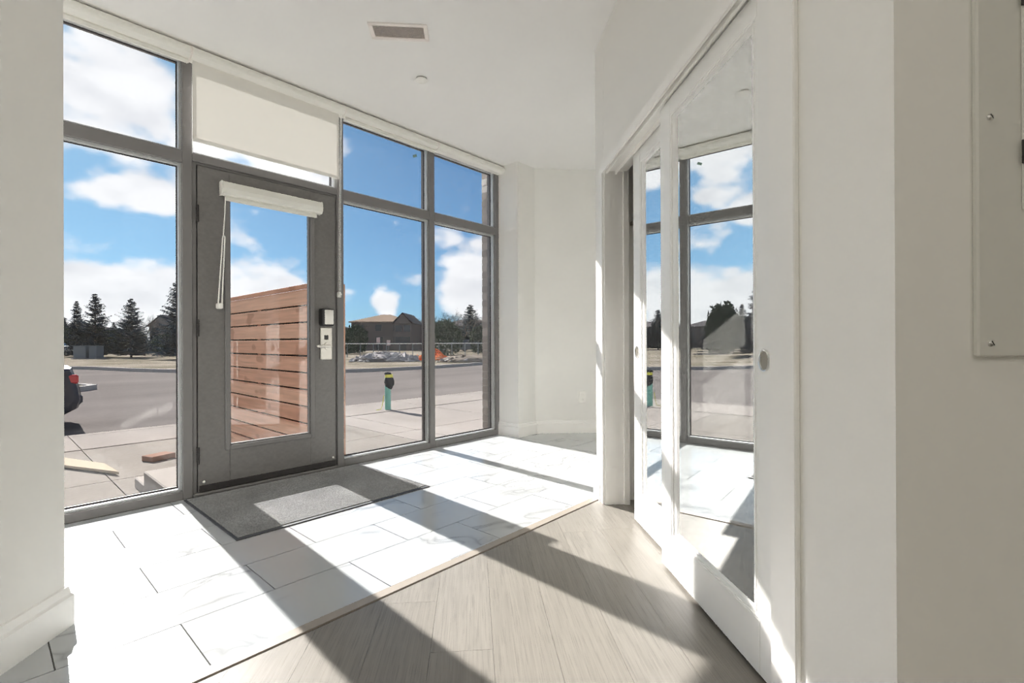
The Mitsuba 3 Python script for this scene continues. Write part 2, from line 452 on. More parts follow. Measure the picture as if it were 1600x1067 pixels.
# closet casing, jamb and track fascia
t1 = 'trim_1'
add(t1 + '__side', box('C', 2.735, 2.785, -.757, -.745, 0, 1.955, .002), 'm_trim')
add(t1 + '__side', box('C', 1.063, 1.115, -.757, -.743, 0, 1.955, .003), 'm_trim')
add(t1 + '__stop', box('C', 1.112, 1.172, -.772, -.751, 0, 1.93, .003), 'm_trim')
add(t1 + '__head', box('C', 1.063, 2.785, -.757, -.745, 1.905, 1.955, .002), 'm_trim')
add(t1 + '__jamb', join(box('C', 2.722, 2.735, -.892, -.757, 0, 1.93, .002), box('C', 2.712, 2.722, -.90, -.866, 0, 1.93, .002)), 'm_trim')
add(t1 + '__jamb', box('C', 1.10, 1.112, -.89, -.757, 0, 1.93), 'm_trim')
add(t1 + '__track', join(box('C', 1.11, 2.722, -.775, -.765, 1.895, 1.93, .002), box('C', 1.11, 2.722, -.832, -.822, 1.895, 1.93, .002), box('C', 1.11, 2.722, -.89, -.765, 1.915, 1.93)), 'm_trim')
lab(t1, 'white casing and sliding track around the closet opening', kind='structure')
cs_ = num('closet_shelf'); add(cs_, box('C', .95, 2.79, -1.45, -.93, 1.62, 1.64, .002), 'm_strip'); lab(cs_, 'plain shelf inside the open closet', 'shelf')


# ------------------------------------------------------------------ mirrored sliding doors
def sliding_door(c0, c1, kf, pull_c, label):
    d = num('closet_door')
    z0, z1, th = .014, 1.903, .032
    kb = kf - th
    sw, bw, tw = .100, .150, .068
    mo = .048                                  # moulding width
    add(d + '__stile', box('C', c0, c0 + sw, kb, kf, z0, z1, .002), 'm_door_white')
    add(d + '__stile', box('C', c1 - sw, c1, kb, kf, z0, z1, .002), 'm_door_white')
    add(d + '__rail', box('C', c0 + sw, c1 - sw, kb, kf, z0, z0 + bw, .0015), 'm_door_white')
    add(d + '__rail', box('C', c0 + sw, c1 - sw, kb, kf, z1 - tw, z1, .0015), 'm_door_white')
    a0, a1, b0, b1 = c0 + sw, c1 - sw, z0 + bw, z1 - tw
    # moulding: stepped picture-frame profile that falls to the mirror
    prof = [(0, -.002), (.010, -.001), (.012, -.006), (.024, -.008), (.026, -.005), (.036, -.007), (.048, -.014), (.048, -.022), (0, -.022)]
    rows = []
    for (x, z, sx, sz) in ((a0, b0, 1, 1), (a1, b0, -1, 1), (a1, b1, -1, -1), (a0, b1, 1, -1)):
        zs = .5                                 # horizontal mouldings are narrower
        rows.append([(x + sx * u, kf + v, z + sz * u * zs) for u, v in prof])
    v = np.array(rows).reshape(-1, 3); k = len(prof); f = []
    for i in range(4):
        for j in range(k):
            a, b = i * k + j, i * k + (j + 1) % k; e, g = ((i + 1) % 4) * k + j, ((i + 1) % 4) * k + (j + 1) % k
            f += [[a, b, e], [b, g, e]]
    m = trimesh.Trimesh(v, f, process=False); m.fix_normals()
    add(d + '__moulding', tf(m, 'C'), 'm_door_white')
    add(d + '__mirror', box('C', a0 + mo - .004, a1 - mo + .004, kf - .020, kf - .013, b0 + mo * .5 - .004, b1 - mo * .5 + .004), 'm_mirror')
    lab(d + '__mirror', 'tall mirror pane')
    # oval pull, its cup toned dark as if recessed
    ang = np.linspace(0, 2 * np.pi, 33)[:-1]
    rows = []
    for sc, y in ((1.0, .0), (1.0, .004), (.94, .0058), (.86, .0050), (.82, .0012), (.78, .0008)):
        rows.append(np.stack([.024 * sc * np.cos(ang), np.full(32, y), .031 * sc * np.sin(ang)], 1))
    v = np.vstack(rows); f = []
    for i in range(len(rows) - 1):
        for j in range(32):
            a, b = i * 32 + j, i * 32 + (j + 1) % 32
            f += [[a, b, a + 32], [b, b + 32, a + 32]]
    m = trimesh.Trimesh(v, f, process=False); m.apply_translation([pull_c, kf, .883]); m.fix_normals()
    add(d + '__pull', tf(m, 'C'), 'm_chrome', smooth=40); lab(d + '__pull', 'round chrome finger pull')
    cup = trimesh.Trimesh(np.vstack([np.stack([.0195 * np.cos(ang), np.full(32, .0012), .0252 * np.sin(ang)], 1), [[0, .0004, 0]]]), [[j, (j + 1) % 32, 32] for j in range(32)], process=False)
    cup.apply_translation([pull_c, kf, .883]); add(d + '__pull__cup', tf(cup, 'C'), 'm_cup_shade')
    add(d + '__guide', box('C', c0 + .02, c1 - .02, kb + .012, kf - .012, .001, z0), 'm_gap')
    lab(d, label, 'door')
    return d


sliding_door(1.176, 1.968, -.787, 1.246, 'front white sliding closet door with a full mirror, nearest the photographer')
sliding_door(1.60, 2.46, -.838, 2.405, 'rear white sliding closet door with a mirror, half behind the front one')

# ------------------------------------------------------------------ storefront glazing
G0 = -.075                     # plane of the glass
FD = -.125                     # outer face of the frames
ZT0, ZT1, ZH = 2.022, 2.094, 2.655


def post(key, s0, s1, z0=0.0, z1=H - .01):
    add(key, box('W', s0, s1, FD, 0, z0, z1, .003), 'm_frame')


def stop(key, s0, s1, z0, z1):
    """glazing bead around a pane, toned pale like sunlit frame edges, with a dark gasket"""
    w = .012
    add(key + '__bead', join(box('W', s0, s0 + w, G0 + .004, -.028, z0, z1), box('W', s1 - w, s1, G0 + .004, -.028, z0, z1),
                             box('W', s0 + w, s1 - w, G0 + .004, -.028, z1 - w, z1), box('W', s0 + w, s1 - w, G0 + .004, -.022, z0, z0 + w)), 'm_frame_sunlit')
    g = .005
    add(key + '__gasket', join(box('W', s0 + w, s0 + w + g, G0 + .003, G0 + .012, z0 + w, z1 - w), box('W', s1 - w - g, s1 - w, G0 + .003, G0 + .012, z0 + w, z1 - w),
                               box('W', s0 + w, s1 - w, G0 + .003, G0 + .014, z0 + w, z0 + w + .008), box('W', s0 + w, s1 - w, G0 + .003, G0 + .012, z1 - w - g, z1 - w)), 'm_gasket')


def pane(key, s0, s1, z0, z1):
    m = trimesh.Trimesh([[s0, -G0, z0], [s1, -G0, z0], [s1, -G0, z1], [s0, -G0, z1]], [[0, 1, 2], [0, 2, 3]], process=False)
    add(key, tf(m, 'W'), 'm_glass')


def bay(name, s0, s1, label, right_post=None):
    """s0..s1: clear opening; the mullion stands on the right unless given"""
    add(name + '__sill', box('W', s0, s1, FD, 0, 0, .050, .003), 'm_frame')
    add(name + '__transom', box('W', s0, s1, FD, 0, ZT0, ZT1, .003), 'm_frame')
    add(name + '__head', box('W', s0, s1, FD, 0, ZH, H - .01, .003), 'm_frame')
    if right_post: post(name + '__mullion', *right_post)
    for z0, z1 in ((.05, ZT0), (ZT1, ZH)):
        stop(name, s0, s1, z0, z1)
        pane(name + '__pane', s0 + .004, s1 - .004, z0 + .004, z1 - .004)
    lab(name, label, kind='structure')


bay('window_1', -.03, .828, 'tall two-pane storefront window left of the entry door', (.828, .880))
bay('window_2', 1.868, 2.688, 'tall two-pane storefront window directly right of the entry door', (2.688, 2.744))
bay('window_3', 2.744, 3.528, 'tall two-pane storefront window in the corner beside the brick pier', (3.528, 3.585))
bay('window_4', -.92, -.08, 'storefront window behind the left wall', (-.08, -.03))
bay('window_5', -1.75, -.97, 'last storefront window of the side room', (-.97, -.92))
w6 = 'window_6'
add(w6 + '__transom', box('W', .880, 1.815, FD, 0, 2.045, ZT1, .003), 'm_frame')
add(w6 + '__head', box('W', .880, 1.815, FD, 0, ZH, H - .01, .003), 'm_frame')
post(w6 + '__mullion', 1.815, 1.868)
stop(w6, .880, 1.815, ZT1, ZH); pane(w6 + '__pane', .884, 1.811, ZT1 + .004, ZH - .004)
lab(w6, 'transom window over the entry door', kind='structure')

# sticker left on the glass of window 2
st = cbox(-.022, .022, 0, .001, -.011, .011); st.apply_transform(trimesh.transformations.rotation_matrix(math.radians(-28), [0, 1, 0]))
st.apply_translation([2.585, -(G0 + .0015), 2.575]); st2 = tf(st, 'W')
add('window_2__sticker', st2, 'm_sticker'); lab('window_2__sticker', 'small grey-green sticker near the top of the glass')

# entry door
d1 = 'door_1'
add(d1 + '__frame', join(box('W', .880, .904, FD, -.014, .0, 2.045, .002), box('W', 1.806, 1.815, FD, -.014, .0, 2.045, .002), box('W', .904, 1.806, FD, -.014, 2.030, 2.045, .002),
                         box('W', .904, .916, FD, -.066, 0, 2.03), box('W', 1.796, 1.806, FD, -.066, 0, 2.03)), 'm_frame')
gs0, gs1, gz0, gz1 = 1.085, 1.612, .285, 1.865
SL0, SL1 = .909, 1.802
df, db = -.006, -.052
leaf = join(box('W', SL0, gs0, db, df, .022, 2.026, .002), box('W', gs1, SL1, db, df, .022, 2.026, .002), box('W', gs0, gs1, db, df, .022, gz0, .0), box('W', gs0, gs1, db, df, gz1, 2.026, .0))
add(d1 + '__leaf', leaf, 'm_door_slab'); lab(d1 + '__leaf', 'dark grey metal door leaf')


def ring(s0, s1, z0, z1, w, n0, n1, bev=.003):
    return join(box('W', s0 - w, s0, n0, n1, z0 - w, z1 + w, bev), box('W', s1, s1 + w, n0, n1, z0 - w, z1 + w, bev), box('W', s0, s1, n0, n1, z0 - w, z0, bev), box('W', s0, s1, n0, n1, z1, z1 + w, bev))


add(d1 + '__glass_frame', join(ring(gs0, gs1, gz0, gz1, .028, df, .006), ring(gs0 + .008, gs1 - .008, gz0 + .008, gz1 - .008, .008, db + .01, -.012, .001)), 'm_frame')
m = trimesh.Trimesh([[gs0, .03, gz0], [gs1, .03, gz0], [gs1, .03, gz1], [gs0, .03, gz1]], [[0, 1, 2], [0, 2, 3]], process=False)
add(d1 + '__pane', tf(m, 'W'), 'm_glass')
for z in (1.73, 1.03, .25):
    hk = add(d1 + '__hinge', join(*[at(trimesh.creation.cylinder(.0075, .033, sections=12), .9065, .0 - .004, z - .035 + .035 * i) for i in range(3)]).apply_transform(MW), 'm_gasket', smooth=40)
add(d1 + '__sweep', box('W', SL0 + .004, SL1 - .004, -.006, .006, .024, .062, .002), 'm_gasket')
add(d1 + '__saddle', join(box('W', .880, 1.815, FD - .03, .012, 0, .020, .006)), 'm_frame')
for s in (.935, 1.775):
    add(d1 + '__screw', tf(at(trimesh.creation.icosphere(2, .0085), s, -.007, .085), 'W'), 'm_plastic', smooth=True)
# lock: plate with display and lever
plate = cbox(1.680, 1.767, -.018, .006, .812, 1.050, .006)
add(d1 + '__lock_plate', tf(plate, 'W'), 'm_nickel'); lab(d1 + '__lock_plate', 'brushed nickel lock plate')
add(d1 + '__lock_plate__display', box('W', 1.703, 1.735, .016, .0195, .958, .992, .002), 'm_black')
add(d1 + '__lock_plate__trim', join(box('W', 1.748, 1.750, .018, .0188, .925, 1.005), box('W', 1.70, 1.702, .018, .0188, .925, .975)), 'm_steel')
rose = trimesh.creation.cylinder(.027, .014, sections=28); rose.apply_transform(trimesh.transformations.rotation_matrix(math.pi / 2, [1, 0, 0])); rose.apply_translation([1.728, -.023, .912])
neck = trimesh.creation.cylinder(.0115, .045, sections=20); neck.apply_transform(trimesh.transformations.rotation_matrix(math.pi / 2, [1, 0, 0])); neck.apply_translation([1.728, -.045, .912])
arm = cbox(1.628, 1.738, -.072, -.056, .902, .922, .006)
add(d1 + '__lock_plate__lever', tf(join(rose, neck, arm), 'W'), 'm_nickel', smooth=35); lab(d1 + '__lock_plate__lever', 'nickel lever handle')
# keypad deadbolt: rounded box, black flank
pts = []
for s, z in ((1.688, 1.074), (1.752, 1.074), (1.688, 1.172), (1.752, 1.172)):
    for a in np.linspace(0, 2 * np.pi, 13)[:-1]:
        pts += [(s + .014 * math.cos(a), .004, z + .014 * math.sin(a)), (s + .014 * math.cos(a), -.046, z + .014 * math.sin(a)), (s + .010 * math.cos(a), -.052, z + .010 * math.sin(a))]
add(d1 + '__deadbolt', tf(trimesh.convex.convex_hull(np.array(pts)), 'W'), 'm_black', smooth=30); lab(d1 + '__deadbolt', 'black deadbolt housing')
add(d1 + '__deadbolt__cover', box('W', 1.690, 1.758, .0515, .055, 1.070, 1.176, .0025), 'm_steel'); lab(d1 + '__deadbolt__cover', 'grey face plate')
lab(d1, 'dark grey metal entry door with a tall glass light, lever lock and deadbolt', 'door', kind='structure')


# ------------------------------------------------------------------ roller shades in rounded cassettes
def shade(s0, s1, label, drop=None, bar=True, chain=False):
    k = num('roller_shade')
    prof = []
    for a in np.linspace(90, -35, 14):          # rounded front
        prof.append((-.050 - .040 * math.cos(math.radians(a)), 2.669 + .038 * math.sin(math.radians(a))))
    prof = [(-.004, 2.709), (-.050, 2.709)] + prof + [(-.058, 2.632), (-.004, 2.632)]
    add(k + '__cassette', prism(prof, 'W', 'x', s0 + .004, s1 - .004), 'm_valance', smooth=30)
    e = [(-.002, 2.712), (-.05, 2.712)] + [(-.050 - .043 * math.cos(math.radians(a)), 2.669 + .041 * math.sin(math.radians(a))) for a in np.linspace(90, -40, 14)] + [(-.002, 2.628)]
    add(k + '__end_cap', prism(e, 'W', 'x', s0 + .0005, s0 + .004), 'm_vent'); add(k + '__end_cap', prism(e, 'W', 'x', s1 - .004, s1 - .0005), 'm_vent')
    if drop:
        a0, a1 = s0 + .012, s1 - .035
        f = tf(trimesh.Trimesh([[a0, -.046, drop], [a1, -.046, drop], [a1, -.046, 2.65], [a0, -.046, 2.65]], [[0, 1, 2], [0, 2, 3]], process=False), 'W')
        add(k + '__fabric', f, 'm_fabric'); lab(k + '__fabric', 'beige blind cloth let halfway down')
        add(k + '__bottom_bar', prism([(-.040, drop - .016), (-.052, drop - .016), (-.053, drop + .004), (-.040, drop + .004)], 'W', 'x', s0 + .012, s1 - .035), 'm_valance')
    elif bar:
        add(k + '__bottom_bar', prism([(-.034, 2.606), (-.050, 2.606), (-.052, 2.622), (-.044, 2.634), (-.034, 2.634)], 'W', 'x', s0 + .012, s1 - .012), 'm_blind')
        lab(k + '__bottom_bar', 'white bottom bar')
    if chain:
        s = s1 - .022
        add(k + '__chain', join(tf(tube([(s - .006, -.060, 2.65), (s - .007, -.034, 1.9), (s - .006, -.03, 1.31)], .0022), 'W'),
                                tf(tube([(s + .006, -.052, 2.65), (s + .006, -.030, 1.9), (s + .006, -.03, 1.31)], .0022), 'W')), 'm_cord', smooth=True)
        add(k + '__tensioner', tf(join(cbox(s - .012, s + .012, -.034, -.0, 1.275, 1.315, .005), at(lathe([(0, 0), (.012, .002), (.012, .008), (0, .01)], 16), s, -.036, 1.29)), 'W'), 'm_blind')
    lab(k, label, 'blind')
    return k


shade(-.055, .858, 'rolled-up shade in a beige cassette over the window left of the door')
shade(.858, 1.843, 'beige roller shade let halfway down over the entry door', drop=2.165, chain=True)
shade(1.843, 2.724, 'rolled-up shade with white bar over the window right of the door')
shade(2.724, 3.592, 'rolled-up shade in the corner cassette next to the alcove', bar=False)
shade(-.95, -.055, 'rolled-up shade hidden behind the left wall')
shade(-1.74, -.95, 'rolled-up shade at the far end of the side room')

# small cassette blind on the door glass
k = num('door_blind')
prof = [(-.006, 1.945), (-.052, 1.947), (-.058, 1.940), (-.066, 1.905), (-.060, 1.880), (-.050, 1.868), (-.006, 1.866)]
add(k + '__cassette', prism(prof, 'W', 'x', 1.030, 1.668), 'm_blind', smooth=20)
ec = [(-.006, 1.948), (-.054, 1.950), (-.061, 1.942), (-.069, 1.905), (-.062, 1.878), (-.050, 1.864), (-.006, 1.862)]
add(k + '__end_cap', prism(ec, 'W', 'x', 1.024, 1.030), 'm_blind'); add(k + '__end_cap', prism(ec, 'W', 'x', 1.668, 1.674), 'm_blind')
add(k + '__bottom_bar', prism([(-.014, 1.836), (-.030, 1.836), (-.032, 1.852), (-.028, 1.866), (-.014, 1.866)], 'W', 'x', 1.055, 1.645), 'm_blind')
add(k + '__cord', tf(tube([(1.043, -.060, 1.88), (1.040, -.056, 1.75), (1.034, -.045, 1.60)], .0035), 'W'), 'm_cord', smooth=True)
loop = [(1.042, -.05, 1.60)] + [(1.042 - .013 * t, -.05 + .016 * t, 1.60 - .42 * t) for t in np.linspace(.1, 1, 8)]
loop2 = [(1.030, -.05, 1.60)] + [(1.030 - .022 * t, -.05 + .016 * t, 1.60 - .42 * t) for t in np.linspace(.1, 1, 8)]
add(k + '__cord_loop', join(tf(tube(loop, .0042), 'W'), tf(tube(loop2, .0042), 'W'), tf(tube([(1.042, -.05, 1.60), (1.036, -.05, 1.606), (1.030, -.05, 1.60)], .0042), 'W')), 'm_cord', smooth=True)
add(k + '__tensioner', tf(cbox(1.003, 1.034, -.044, -.0, 1.150, 1.186, .006), 'W'), 'm_plastic')
lab(k, 'small white cassette blind with cord loop on the entry door glass', 'blind')

# ------------------------------------------------------------------ entrance mat
k = num('door_mat')
ms0, ms1, mn0, mn1 = .822, 1.968, .030, .905
add(k + '__backing', box('W', ms0, ms1, mn0, mn1, .0005, .006, .002), 'm_mat_edge'); lab(k + '__backing', 'rubber rim')
ribs = []
n = mn0 + .016
while n < mn1 - .026:
    ribs.append(prism([(-n - .0005, .005), (-n - .0155, .005), (-n - .0150, .0098), (-n - .0130, .0112), (-n - .0030, .0112), (-n - .0010, .0098)], 'W', 'x', ms0 + .014, ms1 - .014)); n += .0215
add(k + '__pile', join(*ribs), 'm_mat'); lab(k + '__pile', 'ribbed dark grey carpet', kind='stuff')
lab(k, 'dark grey ribbed entrance mat on the marble tiles before the door', 'mat')

# ------------------------------------------------------------------ ceiling fittings, outlet, panel
k = num('ceiling_vent')
v0, v1, u0, u1 = 2.735, 2.885, .245, .575
fr = join(box('C', v0, v0 + .022, u0, u1, H - .008, H, .002), box('C', v1 - .022, v1, u0, u1, H - .008, H, .002), box('C', v0 + .022, v1 - .022, u0, u0 + .024, H - .008, H, .002), box('C', v0 + .022, v1 - .022, u1 - .024, u1, H - .008, H, .002))
add(k + '__frame', fr, 'm_vent')
add(k + '__backing', box('C', v0 + .02, v1 - .02, u0 + .02, u1 - .02, H - .001, H), 'm_vent_dark')
for i in range(8):
    c = v0 + .029 + i * .0132
    sl = cbox(-.0046, .0046, u0 + .024, u1 - .024, -.0008, .0008)
    sl.apply_transform(trimesh.transformations.rotation_matrix(math.radians(-40), [0, 1, 0])); sl.apply_translation([c, 0, H - .0055])
    add(k + '__slat', tf(sl, 'C'), 'm_vent')
lab(k, 'white slatted air vent in the ceiling', 'vent')
k = num('sprinkler_cap')
xy = Cp(3.30, .335)
add(k + '__cover', at(lathe([(0, -.020), (.030, -.0195), (.040, -.017), (.042, -.013), (.040, -.011), (0, -.011)], 32), xy[0], xy[1], H), 'm_plastic', smooth=40)
add(k + '__collar', at(lathe([(0.0, -.011), (.032, -.011), (.036, 0), (0, 0)], 32), xy[0], xy[1], H), 'm_vent_dark', smooth=40)
lab(k, 'round white sprinkler cover cap on the ceiling', 'sprinkler')

k = num('wall_outlet')
oc, ok_, oz = BACKC, -1.13, .366
add(k + '__plate', box('C', oc - .006, oc, ok_ - .036, ok_ + .036, oz - .058, oz + .058, .002), 'm_plastic')
for dz in (.027, -.021):
    sk = add(k + '__socket', box('C', oc - .0085, oc - .006, ok_ - .017, ok_ + .017, oz + dz - .017, oz + dz + .014, .003), 'm_plastic')
    for dk in (-.007, .007):
        add(sk + '__slot', box('C', oc - .0092, oc - .0084, ok_ + dk - .0015, ok_ + dk + .0015, oz + dz - .008, oz + dz + .006), 'm_vent_dark')
lab(k, 'white duplex wall outlet low on the alcove wall', 'outlet')

k = num('electrical_panel')
pc = .81
kx = -.906                       # left edge of the cover
add(k + '__cover', box('C', pc - .012, pc - .0003, kx - .42, kx, .905, 1.78, .003), 'm_panel')
add(k + '__door', box('C', pc - .017, pc - .012, kx - .36, kx - .085, 1.17, 1.66, .002), 'm_panel')
add(k + '__hinge', tf(at(trimesh.creation.cylinder(.0028, .042, sections=10), pc - .018, kx - .0845, 1.275), 'C'), 'm_gasket', smooth=40)
add(k + '__hinge', tf(at(trimesh.creation.cylinder(.0028, .042, sections=10), pc - .018, kx - .0845, 1.56), 'C'), 'm_gasket', smooth=40)
for dk, z in ((-.024, 1.337), (-.024, .930), (-.396, 1.337), (-.396, .930), (-.024, 1.74), (-.396, 1.74)):
    sc = join(lathe([(0, .0045), (.003, .0043), (.0058, .002), (.006, 0), (0, 0)], 18))
    slot = trimesh.creation.box(extents=[.0095, .0014, .0006]); slot.apply_translation([0, 0, .0046])
    for mm, mat_, nm in ((sc, 'm_chrome', 'screw'), (slot, 'm_black', 'slot')):
        mm = mm.copy(); mm.apply_transform(trimesh.transformations.rotation_matrix(.6, [0, 0, 1])); mm.apply_transform(trimesh.transformations.rotation_matrix(-math.pi / 2, [0, 1, 0]))
        mm.apply_translation([pc - .012, kx + dk, z])
        if nm == 'screw': sk = add(k + '__screw', tf(mm, 'C'), mat_, smooth=40)
        else: add(sk + '__slot', tf(mm, 'C'), mat_)
lab(k, 'pale grey metal electrical panel cover with screws on the shaded wall', 'electrical panel')

# added fill lamps behind the camera, shaped as recessed ceiling fittings
for c in (.32, -1.0, -2.3):
    for q in (.78, .08, -1.65):
        if c > 0 and q < -1: continue
        k = num('added_fill_lamp'); xy = Cp(c, q)
        add(k + '__trim', at(lathe([(.068, -.004), (.085, -.003), (.086, 0), (.068, 0)], 28), xy[0], xy[1], H), 'm_plastic', smooth=40)
        d = lathe([(0, -.002), (.068, -.002)], 28); d = at(d, xy[0], xy[1], H)
        nrm = d.face_normals[:, 2].mean()
        if nrm > 0: d.invert()
        scene[k + '__lens'] = mikit.ply(d, 'm_fill_lens', emitter={'type': 'area', 'radiance': rgb(*(np.array([1.0, .94, .86]) * FILL_LAMP * 12))})
        lab(k, 'round white ceiling lamp added as fill behind the photographer', 'ceiling light', 'added fill lamps')

# ------------------------------------------------------------------ outside: ground
GZ, AZ = -.20, -.35
park = Polygon([(-160, -40), (160, -40), (160, 400), (-160, 400)])
front = Polygon(WP((-40, -.11), (60, -.11), (60, -140), (-40, -140)))
add('parking_lot', extr(front, AZ - .1, AZ), 'm_asphalt'); lab('parking_lot', 'grey asphalt parking lot', kind='structure')
# sidewalk slabs
add('sidewalk', extr(Polygon(WP((-14, -.11), (26, -.11), (26, -4.66), (-14, -4.66))), AZ - .05, GZ - .012), 'm_curb'); lab('sidewalk', 'pale concrete sidewalk in front of the storefront', kind='structure')
J = .004
for i in range(-8, 15):
    s0 = .75 + 1.55 * i
    add('sidewalk__slab', extr(Polygon(WP((s0 + J, -3.47), (s0 + 1.55 - J, -3.47), (s0 + 1.55 - J, -4.5), (s0 + J, -4.5))), GZ - .03, GZ + .006), 'm_walk')
    add('sidewalk__kerb_stone', extr(Polygon(WP((s0 + J, -4.512), (s0 + 1.55 - J, -4.512), (s0 + 1.55 - J, -4.66), (s0 + J, -4.66))), AZ - .02, GZ + .006), 'm_walk')
    for n0, n1 in ((-.12, -1.75), (-1.762, -3.458)):
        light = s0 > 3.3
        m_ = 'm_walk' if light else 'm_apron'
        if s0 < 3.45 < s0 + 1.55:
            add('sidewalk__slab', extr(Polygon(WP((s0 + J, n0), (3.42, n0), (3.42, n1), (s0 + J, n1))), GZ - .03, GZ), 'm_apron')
            add('sidewalk__slab', extr(Polygon(WP((3.43, n0), (s0 + 1.55 - J, n0), (s0 + 1.55 - J, n1), (3.43, n1))), GZ - .03, GZ), 'm_walk')
        else:
            add('sidewalk__slab', extr(Polygon(WP((s0 + J, n0), (s0 + 1.55 - J, n0), (s0 + 1.55 - J, n1), (s0 + J, n1))), GZ - .03, GZ), m_)
# precast landing and step at the door
k = num('concrete_steps')
add(k + '__landing', box('W', .84, 1.84, -1.08, -.165, GZ - .02, -.022, .008), 'm_step')
add(k + '__step', box('W', .84, 1.84, -1.40, -1.08, GZ - .02, -.125, .008), 'm_step')
lab(k, 'small precast concrete landing and step outside the entry door', 'steps')

# far curb and lawn behind the lot
path = [(-30, -72), (-12, -52), (-2, -38.5), (3.8, -28.7), (4.8, -25.0), (6.0, -21.9), (8.0, -18.3), (10.7, -16.1), (13.5, -15.6), (19.3, -16.5), (28, -19), (60, -30)]
pw = np.array(WP(*path)); nn = np.array(WP(*[(a, b) for a, b in path]))
from scipy.interpolate import PchipInterpolator
tt = np.r_[0, np.cumsum(np.linalg.norm(np.diff(pw, axis=0), axis=1))]
ps = np.stack([PchipInterpolator(tt, pw[:, i])(np.linspace(0, tt[-1], 90)) for i in (0, 1)], 1)
far = Polygon(list(ps) + [tuple(Wp(220, -60)), tuple(Wp(220, -420)), tuple(Wp(-200, -420)), tuple(Wp(-120, -160))]).buffer(0)
add('lawn', extr(far.buffer(-.3), AZ - .05, AZ + .12), 'm_lawn'); lab('lawn', 'dry winter grass strip beyond the parking lot', kind='structure')
cl = shapely.LineString(ps)
L_ = cl.length; n_ = int(L_ / 3.0)
from shapely.ops import substring
segs = []
for i in range(n_):
    g = substring(cl, L_ * i / n_ + .008, L_ * (i + 1) / n_ - .008)
    mid = np.array(g.centroid.coords[0])
    if np.hypot(*mid) > 60: continue
    add('far_curb__kerb_stone', extr(g.buffer(.11, cap_style=2), AZ - .03, AZ + .145), 'm_curb')
lab('far_curb', 'low concrete curb edging the lawn', kind='structure')
# island nose
isl = Polygon(WP((2.15, -14.6), (1.9, -14.2), (.4, -14.1), (-2.5, -14.6), (-2.5, -16.2), (.6, -16.0), (2.0, -15.2))).buffer(.15)
k = num('traffic_island')
add(k + '__rim', extr(isl.difference(isl.buffer(-.18)), AZ - .02, AZ + .13), 'm_curb'); add(k + '__bed', extr(isl.buffer(-.18), AZ - .02, AZ + .10), 'm_lawn')
lab(k, 'small curbed traffic island beside the dark parked car', 'traffic island')

# ------------------------------------------------------------------ outside: brick pier, fence, things on the ground
k = num('brick_pier')
P0, P1, Q0, Q1 = 3.605, 4.22, -.02, -.285
add(k + '__mortar', box('W', P0 + .006, P1 - .006, Q0 - .006, Q1 + .006, GZ, 3.0), 'm_mortar')
ch, bh = .0755, .0655
for r in range(42):
    z = GZ + .002 + ch * r
    if z > 2.95: break
    o = r % 2
    cuts_n = [Q0, -.205, Q1] if o else [Q0, -.10, Q1]
    for i in range(2):
        mi_ = int(rng.choice([0, 0, 1, 1, 2]))
        if (r, i) in ((37, 1), (35, 0), (36, 1)): mi_ = 3
        s1 = P0 + (.20 if o else .095)
        add(k + '__brick', box('W', P0 + rng.uniform(-.001, .001), s1, cuts_n[i] - .005, cuts_n[i + 1] + .005, z, z + bh), f'm_brick_{mi_}')
    s = P0 + (.21 if o else .105)
    while s < P1 - .03:
        e = min(s + .20, P1)
        add(k + '__brick', box('W', s, e, Q1 + .095, Q1, z, z + bh), f'm_brick_{int(rng.choice([0, 1, 2]))}')
        s = e + .01
lab(k, 'grey-brown brick pier outside at the end of the windows', 'pier')

k = num('wooden_fence')
FS = 1.905
top = 1.445
for i in range(11):
    z1 = top - .044 - .146 * i
    add(k + '__board', box('W', FS, FS + .020, -.258, -3.35, z1 - .132, z1, .002), 'm_cedar')
add(k + '__board', box('W', FS, FS + .020, -.258, -3.35, top - .038, top, .002), 'm_cedar')
add(k + '__post', box('W', 1.880, 1.966, -.155, -.255, GZ, 1.40, .004), 'm_cedar')
for n in (-1.75, -3.33):
    add(k + '__post', box('W', FS + .021, FS + .11, n, n - .09, GZ, 1.40, .004), 'm_cedar')
add(k + '__backing', box('W', FS + .022, FS + .030, -.26, -3.33, GZ + .02, 1.38), 'm_fence_gap_dark'); lab(k + '__backing', 'dark sheet set behind the boards to darken the gaps')
lab(k, 'reddish cedar privacy fence of horizontal boards outside the door', 'fence')

pb = Polygon(WP((.82, -1.90), (.79, -2.38), (.16, -4.05), (-.08, -4.0)))
k = num('plywood_board'); m = extr(pb, GZ + .012, GZ + .034); add(k, m, 'm_plywood'); lab(k, 'pale plywood board lying on the concrete outside', 'board')
k = num('paver_slab'); add(k, tf(at(cbox(-.11, .11, -.08, .08, 0, .05, .004), 1.20, 2.36, GZ, .35), 'W'), 'm_paver'); lab(k, 'flat reddish paver lying on the concrete near the steps', 'paver')

